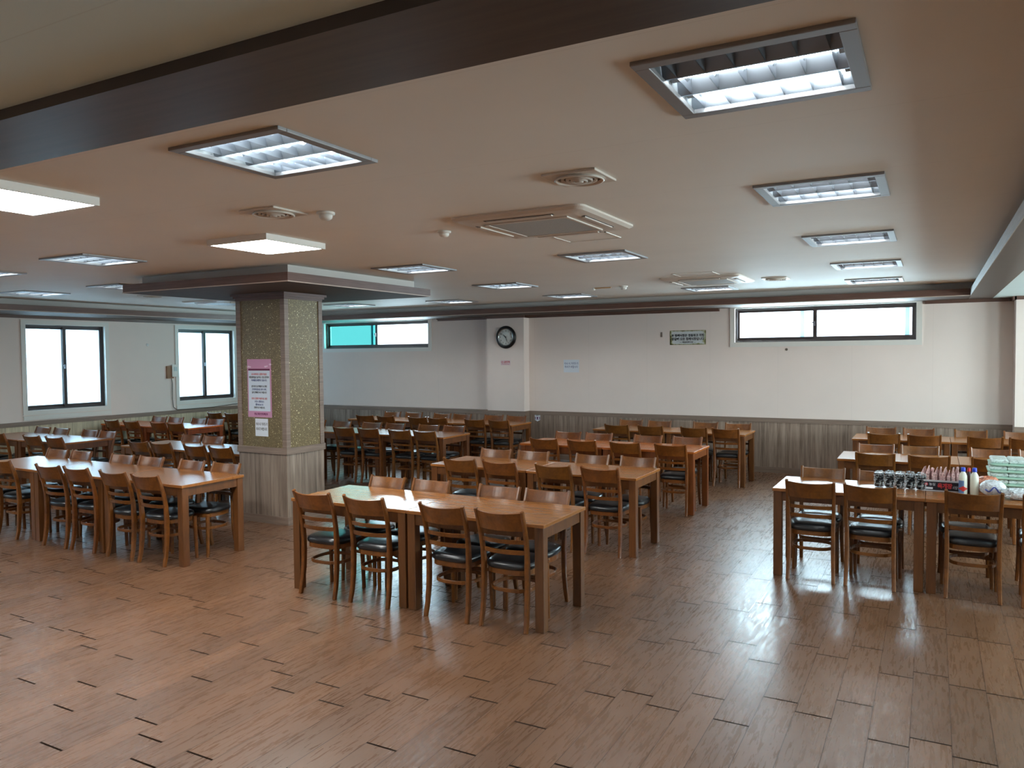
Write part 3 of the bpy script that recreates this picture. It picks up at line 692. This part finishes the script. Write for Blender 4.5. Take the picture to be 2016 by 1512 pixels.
ROWS = {   # key: x of left end, y of front edge, number of tables, words, tint
 'A': (-4.549, 4.598, 2, 'frontmost centre row', (.95, .93, .95)),
 'B': (-4.651, 6.72, 2, 'second centre row', (1.12, 1.0, .86)),
 'C': (-4.689, 8.805, 2, 'third centre row', (1.45, .98, .62)),  # strong orange is warm light put into the wood tint
 'D': (-4.562, 10.956, 2, 'last centre row', (1.05, .95, .85)),
 'E': (-9.401, 8.971, 3, 'row just behind pillar', (1.0, .85, .8)),
 'F': (-9.414, 10.978, 3, 'back wall row', (1.15, .98, .82)),
 'G': (-1.178, 6.738, 2, 'front right row', (1.0, .9, .8)),
 'H': (-.892, 8.909, 2, 'middle right row', (1.05, .95, .8)),
 'I': (-.928, 11.089, 2, 'rear right row', (1.05, .92, .75)),
 'J': (-9.292, 4.604, 3, 'front left row', (1.0, .92, .85)),
 'M': (-9.36, 6.42, 2, 'second left row', (.95, .85, .8)),
 'K': (-12.614, 6.272, 2, 'left window front row', (1.0, .8, .75)),
 'L': (-12.865, 8.456, 2, 'left window middle row', (1.65, .85, .5)),  # orange stands for sun on the tables, put into the tint
 'N': (-12.55, 10.42, 2, 'left window rear row', (1.0, .8, .7)),
}
WHICH = {2: ['left', 'right'], 3: ['left', 'middle', 'right']}
def paint(o, kids_src, tint):
    o.color = (*tint, 1)
def place(proto, kids, loc, rz, tint, label, cat, group):
    r = proto.copy(); COL.objects.link(r); r.location = loc; r.rotation_euler = (0, 0, rz)
    tag(r, label, cat, group)
    for ch in kids[proto.name]:
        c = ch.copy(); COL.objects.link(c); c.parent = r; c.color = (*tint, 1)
        for g in kids.get(ch.name, []):
            d = g.copy(); COL.objects.link(d); d.parent = c; d.color = (*tint, 1)
    return r
for k, (x, y, n, words, tint) in ROWS.items():
    for i in range(n):
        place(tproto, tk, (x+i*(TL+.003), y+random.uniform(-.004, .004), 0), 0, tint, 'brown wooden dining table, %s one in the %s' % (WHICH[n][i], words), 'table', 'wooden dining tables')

# ------------------------------------------------------------------ chairs (sitter faces +Y)
def chair_proto():
    r = empty('dining_chair', (0, 0, 0)); wd = M['chair']
    prof = [(0, -.205), (.10, -.182), (.22, -.168), (.34, -.163), (.44, -.163), (.54, -.170), (.64, -.188), (.74, -.218), (.836, -.256)]
    xs = lambda z: .170+.010*max(0, (z-.44)/.4)+.006*max(0, (.2-z)/.2)
    for sg in (-1, 1):
        path = [(sg*xs(z), y, z) for z, y in prof]
        m = MB(); m.bar(path, [.028, .030, .031, .032, .031, .029, .027, .025, .023], [.034, .038, .042, .044, .044, .040, .036, .031, .027], up=(0, 1, 0))
        m.build('rear_post', wd, r, smooth=False)
    for sg in (-1, 1):
        m = MB(); m.bar([(sg*.172, .150, 0), (sg*.165, .140, .40)], [.026, .034], [.026, .034], up=(0, 1, 0)); m.build('front_leg', wd, r)
    def yb(z):
        for (z0, y0), (z1, y1) in zip(prof, prof[1:]):
            if z0 <= z <= z1: return y0+(y1-y0)*(z-z0)/(z1-z0)
        return prof[-1][1]
    def slat(z0, z1, t, depth, n=10):
        m = MB(); fr = []; rings = []
        for i in range(n+1):
            u = -1+2*i/n; bow = -depth*(1-u*u)
            X = u*(xs((z0+z1)/2)-.006)
            rings.append([(X, yb(z0)+bow-t/2, z0), (X, yb(z0)+bow+t/2, z0), (X, yb(z1)+bow+t/2, z1), (X, yb(z1)+bow-t/2, z1)])
        m.sweep(rings, None); return m
    # broad top panel: top edge dips slightly in the middle
    m = MB(); rings = []; n = 14
    for i in range(n+1):
        u = -1+2*i/n; bow = -.046*(1-u*u); X = u*(xs(.8)-.004); zt = .829-.010*(1-u*u); zb = .695
        r4 = []
        for z in (zb, zb+.05, zt-.004): r4.append((X, yb(z)+bow+.008, z))
        r4.append((X, yb(zt)+bow, zt))
        for z in (zt-.004, zb+.05, zb): r4.append((X, yb(z)+bow-.008, z))
        rings.append(r4)
    m.sweep(rings, None); m.build('backrest', wd, r, smooth=False)
    slat(.600, .628, .013, .036).build('slat', wd, r); slat(.525, .555, .013, .034).build('slat', wd, r)
    # seat rail and cushion
    def outline(k, ky=0):
        pts = []
        for i in range(28):
            t = 2*math.pi*i/28; c, s = math.cos(t), math.sin(t)
            w = .19*k if s > 0 else .178*k
            e = .55
            pts.append((w*math.copysign(abs(c)**e, c), .172*k*math.copysign(abs(s)**e, s)-.002+ky))
        return pts
    m = MB(); o0 = outline(.955)
    m.sweep([[(x, y, z) for x, y in o0] for z in (.372, .408)], None); m.build('seat_frame', wd, r, smooth=False)
    m = MB(); rings = []
    for z, k in ((.408, .965), (.414, 1.01), (.428, 1.03), (.444, 1.01), (.455, .94), (.461, .80), (.463, .5), (.4635, .15)): rings.append([(x, y, z) for x, y in outline(k)])
    m.sweep(rings, None); m.build('seat_cushion', M['vinyl'], r, smooth=True)
    # bent stretcher hoop
    pts = []
    for i in range(24):
        t = 2*math.pi*i/24; pts.append((.155*math.copysign(abs(math.cos(t))**.7, math.cos(t)), -.01+.150*math.copysign(abs(math.sin(t))**.7, math.sin(t)), .262))
    m = MB(); m.bar(pts, .014, .026, closed=True); m.build('stretcher_hoop', wd, r)
    return r
cproto = chair_proto(); ck_ = kids_of(cproto)
K = 1.0195
F_, B_ = 'near', 'far'
CH = {  # x of each chair, measured at the top of its back
 'A': ([-4.22, -3.72, -3.02, -2.565], [-4.16, -3.71, -3.04, -2.60]),
 'B': ([-4.22, -3.75, -3.16, -2.69], [-4.27, -3.81, -3.12, -2.63]),
 'C': ([-4.29, -3.78, -3.21, -2.65], [-4.35, -3.89, -3.22, -2.71]),
 'D': ([-4.13, -3.62, -2.98, -2.53], [-4.21, -3.75, -3.03, -2.53]),
 'E': ([-9.05, -8.62, -7.70, -7.24, -6.66, -6.22], [-9.0, -8.46, -7.83, -7.38, -6.75, -6.29]),
 'F': ([-8.93, -8.47, -7.79, -7.37, -6.64, -6.18], [-8.97, -8.47, -7.84, -7.41, -6.76, -6.32]),
 'G': ([-.87, -.42, .28, .78], [-.87, -.39, .25, .80]),
 'H': ([-.52, -.02, .54, 1.02], [-.56, -.12, .55, .99]),
 'I': ([-.55, -.08, .57, 1.0], [-.62, -.15, .45, 1.0]),
 'J': ([-9.02, -8.56, -7.70, -7.27, -6.69, -6.23], [-8.94, -8.52, -7.76, -7.30, -6.66, -6.16]),
 'M': ([-8.86, -8.44, -7.80, -7.37], [-8.90, -8.48, -7.78, -7.36]),
 'K': ([-12.2, -11.75, -10.92, -10.42], [-12.12, -11.64, -10.95, -10.52]),
 'L': ([-12.42, -11.90, -11.19, -10.77], [-12.28, -11.83, -11.24, -10.80]),
 'N': ([-12.15, -11.68, -10.9, -10.45], [-12.1, -11.62, -10.9, -10.4]),
}
ORD = {1: ['only'], 4: ['leftmost', 'second', 'third', 'rightmost'], 6: ['leftmost', 'second', 'third', 'fourth', 'fifth', 'rightmost']}
for k, (fr, bk) in CH.items():
    x0, y0, n, words, tint = ROWS[k]
    for side, xsn in (('near', fr), ('far', bk)):
        for i, x in enumerate(xsn):
            a = random.uniform(-.035, .035)
            ct = [1+(t-1)*.35+random.uniform(-.05, .05) for t in tint]  # chairs take a share of the row tint, painted warm light included
            if side == 'near': loc = (x, y0+.145+random.uniform(-.015, .012), 0); rz = a
            else: loc = (x, y0+TW-.200+random.uniform(-.012, .012), 0); rz = math.pi+a
            place(cproto, ck_, loc, rz, ct, 'wooden ladder-back chair with black seat, %s on %s side of %s' % (ORD[len(xsn)][i], side, words), 'chair', 'ladder-back dining chairs')
for proto in (tproto, cproto):
    for o in [c for c in bpy.data.objects if c.parent is proto]: bpy.data.objects.remove(o)
    bpy.data.objects.remove(proto)


# ------------------------------------------------------------------ goods on the front right table
def film_mat(name, c, tr):
    n = NT(name); out = n.n['Material Output']; t = n.new('ShaderNodeBsdfTransparent'); mx = n.new('ShaderNodeMixShader')
    v = n.coords('Object', (1, 1, 1)); f = n.noise(v, 38, 4, .7, 1.0)
    r = n.math('ADD', n.math('MULTIPLY', n.math('SUBTRACT', f, .5), 2.6), 1-tr, clamp=True); n.link(r, mx.inputs[0])
    n.bump(f, .9, .012); n.set(col=srgb(*c), rough=.12)
    n.link(t.outputs[0], mx.inputs[1]); n.link(n.b.outputs[0], mx.inputs[2]); n.link(mx.outputs[0], out.inputs[0]); return n.m
M['film'] = film_mat('clear_film', (225, 235, 240), .82)
M['bag'] = film_mat('white_bag_film', (232, 238, 244), .08)
M['bowlblack'] = plain('bowl_black', (18, 18, 22), .25)
rg = random.Random(3)
def blob(rx, ry, rz, amp, nu=22, nv=12, sq=.7, seed=0, flat=True):
    """a crumpled bag or wrap: a squarish ellipsoid standing on z=0 with folded surface"""
    g = random.Random(seed); ph = [(g.uniform(2, 6), g.uniform(2, 6), g.uniform(0, 6.28), g.uniform(.4, 1)) for _ in range(7)]
    m = MB(); rings = []
    for j in range(nv+1):
        t = -math.pi/2+math.pi*j/nv; ct, st = max(math.cos(t), .02), math.sin(t); ring = []
        for i in range(nu):
            p = 2*math.pi*i/nu; c, s_ = math.cos(p), math.sin(p)
            d = 1+amp*sum(w*math.sin(a*p*1.0+b*t*1.7+q) for a, b, q, w in [(round(a), b, q, w) for a, b, q, w in ph])/2+g.uniform(-amp, amp)*.5
            X = rx*math.copysign(abs(c)**sq, c)*ct**sq*d; Y = ry*math.copysign(abs(s_)**sq, s_)*ct**sq*d; Z = rz*(.5+.5*math.copysign(abs(st)**sq, st)*(d if st > 0 else 1))
            ring.append((X, Y, max(0, Z)))
        rings.append(ring)
    m.sweep(rings, None); return m
TZ = TH+.001
for i in range(5):
    x = -.385+i*.078
    r = empty('wrapped_bowl_stack', (x, 7.155+.01*(i % 2), TZ), label='black bowls wrapped in clear film, %s of the row left of carton' % ['first from left', 'second from left', 'middle one', 'fourth from left', 'last one'][i], cat='bowl stack', group='wrapped black bowls on the front right table')
    m = MB(); prof = []
    for k in range(9): prof += [(.030+.0*k, .006+k*.012), (.036, .008+k*.012), (.036, .013+k*.012)]
    prof += [(.037, .122), (.028, .124)]; m.lathe(prof, 20); m.build('bowls', M['bowlblack'], r)
    blob(.043, .05, .142+rg.uniform(-.006, .008), .06, 20, 12, .55, i+10).build('film_wrap', M['film'], r)
bx = empty('carton', (.07, 7.235, TZ), label='open low carton with black printed front holding clear packets', cat='box')
m = MB(); m.box(-.14, .14, -.11, -.106, 0, .092); m.box(-.14, .14, .106, .11, 0, .092); m.box(-.14, -.136, -.106, .106, 0, .092); m.box(.136, .14, -.106, .106, 0, .092); m.box(-.136, .136, -.106, .106, 0, .004)
m.build('carton_walls', plain('carton_white', (196, 198, 204), .6), bx)
m = MB(); rect(m, -.132, .136, .010, .078, -.1112); m.build('printed_panel', plain('carton_black', (20, 18, 34), .5), bx)
text('lettering', '육개장', .045, M['inkred'], bx, (.027, -.113, .044), R90, width=.105, bold=.0022)
text('lettering', '사발면', .03, M['paper'], bx, (.107, -.113, .036), R90, width=.05)
text('lettering', '농심', .026, M['paper'], bx, (-.062, -.113, .056), R90, width=.042)
m = MB(); rect(m, -.115, -.058, .016, .032, -.1122); m.build('label_strip', M['paper'], bx)
m = MB(); m.lathe([(.001, 0), (.0125, 0), (.0125, .001)], 16); m.build('logo_disc', M['inkred'], bx, loc=(-.105, -.1122, .056), rot=(math.pi/2, 0, 0))
text('lettering', 'N', .012, M['paper'], bx, (-.105, -.114, .056), R90, bold=.001)
pk = film_mat('packet_film', (244, 206, 204), .2); pk2 = plain('packet_pink', (222, 120, 104), .5)
for i in range(9):
    x = .07-.122+i*.030
    r = empty('wrapped_packet', (x, 7.235+rg.uniform(-.02, .02), TZ+.006), rg.uniform(-.15, .15), label='pinkish clear packet standing in the carton, %s from the left' % ['first', 'second', 'third', 'fourth', 'fifth', 'sixth', 'seventh', 'eighth', 'ninth'][i], cat='packet', group='clear packets in the carton')
    h = .162+rg.uniform(-.012, .02)
    m = MB(); a = .0125; m.sweep([[(-a, -.075, 0), (a, -.075, 0), (a, .075, 0), (-a, .075, 0)], [(-a, -.08, h*.75), (a, -.08, h*.75), (a, .08, h*.75), (-a, .08, h*.75)], [(-.002, -.06, h*.92), (.003, -.07, h*.9), (.003, .07, h*.92), (-.002, .06, h)], [(-.001+.008, -.05, h), (.008, -.06, h*1.05), (.008, .05, h*1.02), (.006, .06, h)]], None)
    m.build('film', pk, r); m = MB(); m.box(-.010, .010, -.0815, -.078, .03, .062); m.build('pink_print', pk2, r)
def bottle(x, y, label, body, cap, h=.215, lab=None, R=.030):
    r = empty('plastic_bottle', (x, y, TZ), label=label, cat='bottle')
    m = MB(); m.lathe([(R*.9, 0), (R, .006), (R, h*.60), (R*.93, h*.70), (R*.6, h*.80), (R*.42, h*.84), (R*.42, h*.88)], 24); m.build('body', body, r, True)
    m = MB(); m.lathe([(R*.56, h*.85), (R*.58, h*.86), (R*.50, h*.99), (R*.36, h)], 20); m.build('cap', cap, r, True)
    if lab: m = MB(); m.lathe([(R*1.015, h*.05), (R*1.015, h*.52)], 24, cap=False); m.build('label_band', lab, r, True)
    return r
cream = plain('bottle_cream', (226, 228, 214), .35); bluecap = plain('blue_cap', (20, 62, 196), .35)
def lab_mat():
    n = NT('bottle_label'); v = n.coords('Object', (1, 1, 1)); sp = n.new('ShaderNodeSeparateXYZ'); n.link(v, sp.inputs[0])
    f = n.math('DIVIDE', sp.outputs[2], .215); d = n.math('ABSOLUTE', n.math('SUBTRACT', f, .22)); red = n.math('LESS_THAN', n.math('ADD', d, n.math('ABSOLUTE', n.math('MULTIPLY', sp.outputs[0], 3.0))), .10)
    side = n.math('LESS_THAN', sp.outputs[0], .006)
    c = n.mix(side, srgb(222, 226, 216), srgb(96, 128, 176)); return n.set(col=n.mix(red, c, srgb(206, 50, 44)), rough=.4)
bottle(.222, 7.07, 'cream plastic bottle with blue cap and blue red label beside the carton', cream, bluecap, lab=lab_mat())
bottle(.300, 7.075, 'plain cream plastic bottle with blue cap, right of the labelled one', cream, bluecap)
bottle(.265, 7.17, 'dark slim bottle with red cap behind the two cream bottles', plain('bottle_dark', (52, 26, 28), .3), plain('red_cap', (196, 30, 36), .35), h=.20, R=.022)
o = blob(.085, .07, .125, .10, 26, 12, .8, 31).build('glove_bag', film_mat('salmon_film', (238, 158, 128), .1), smooth=False, loc=(.40, 7.275, TZ)); tag(o, 'salmon coloured plastic bag behind the cream bottles', 'bag')
r = empty('plastic_bag', (.425, 7.08, TZ), label='round white plastic bag with a blue wavy print before the stack', cat='bag')
blob(.088, .07, .125, .05, 26, 14, .85, 41).build('bag_film', M['bag'], r, True)
m = MB(); pts = []
for i in range(13):
    u = -1+2*i/12; pts.append((u*.055, -.0745+.012*u*u+.0, .064+.016*math.sin(5*u+1)-.018*u*u))
m.bar(pts, .010, .004, up=(0, 1, 0)); m.build('blue_print', plain('print_blue', (70, 88, 170), .5), r)
o = blob(.10, .075, .085, .10, 26, 12, .8, 57).build('plastic_bag', M['bag'], smooth=False, loc=(.59, 6.99, TZ)); tag(o, 'crumpled white plastic bag at the table edge before the stack', 'bag')
green = plain('pack_green', (170, 208, 190), .35); packw = film_mat('pack_film', (224, 240, 236), .05)
for k in range(5):
    r = empty('dish_pack', (.60+rg.uniform(-.006, .006), 7.45-.02, TZ+k*.0535), rg.uniform(-.02, .02), label='film wrapped white and green pack, %s of the right edge stack' % ['bottom one', 'second from bottom', 'middle one', 'second from top', 'top one'][k], cat='wrapped pack', group='stacked wrapped packs')
    m = MB(); m.sweep([rrect(.19, .16, .03, 0, 3), rrect(.195, .165, .03, .006, 3), rrect(.195, .165, .03, .014, 3), rrect(.18, .15, .03, .018, 3)], None); m.build('green_tray', green, r)
    for q in (-1, 0, 1):
        m2 = MB(); m2.sweep([[(q*.122+a*.054, b*.14, z) for a, b in ((-1, -1), (1, -1), (1, 1), (-1, 1))] for z in (.017,)]+[[(q*.122+a*.060, b*.15, z) for a, b in ((-1, -1), (1, -1), (1, 1), (-1, 1))] for z in (.027, .042)]+[[(q*.122+a*.05, b*.14, .050) for a, b in ((-1, -1), (1, -1), (1, 1), (-1, 1))]], None)
        m2.build('film_bundle', packw, r, bevel=.004)
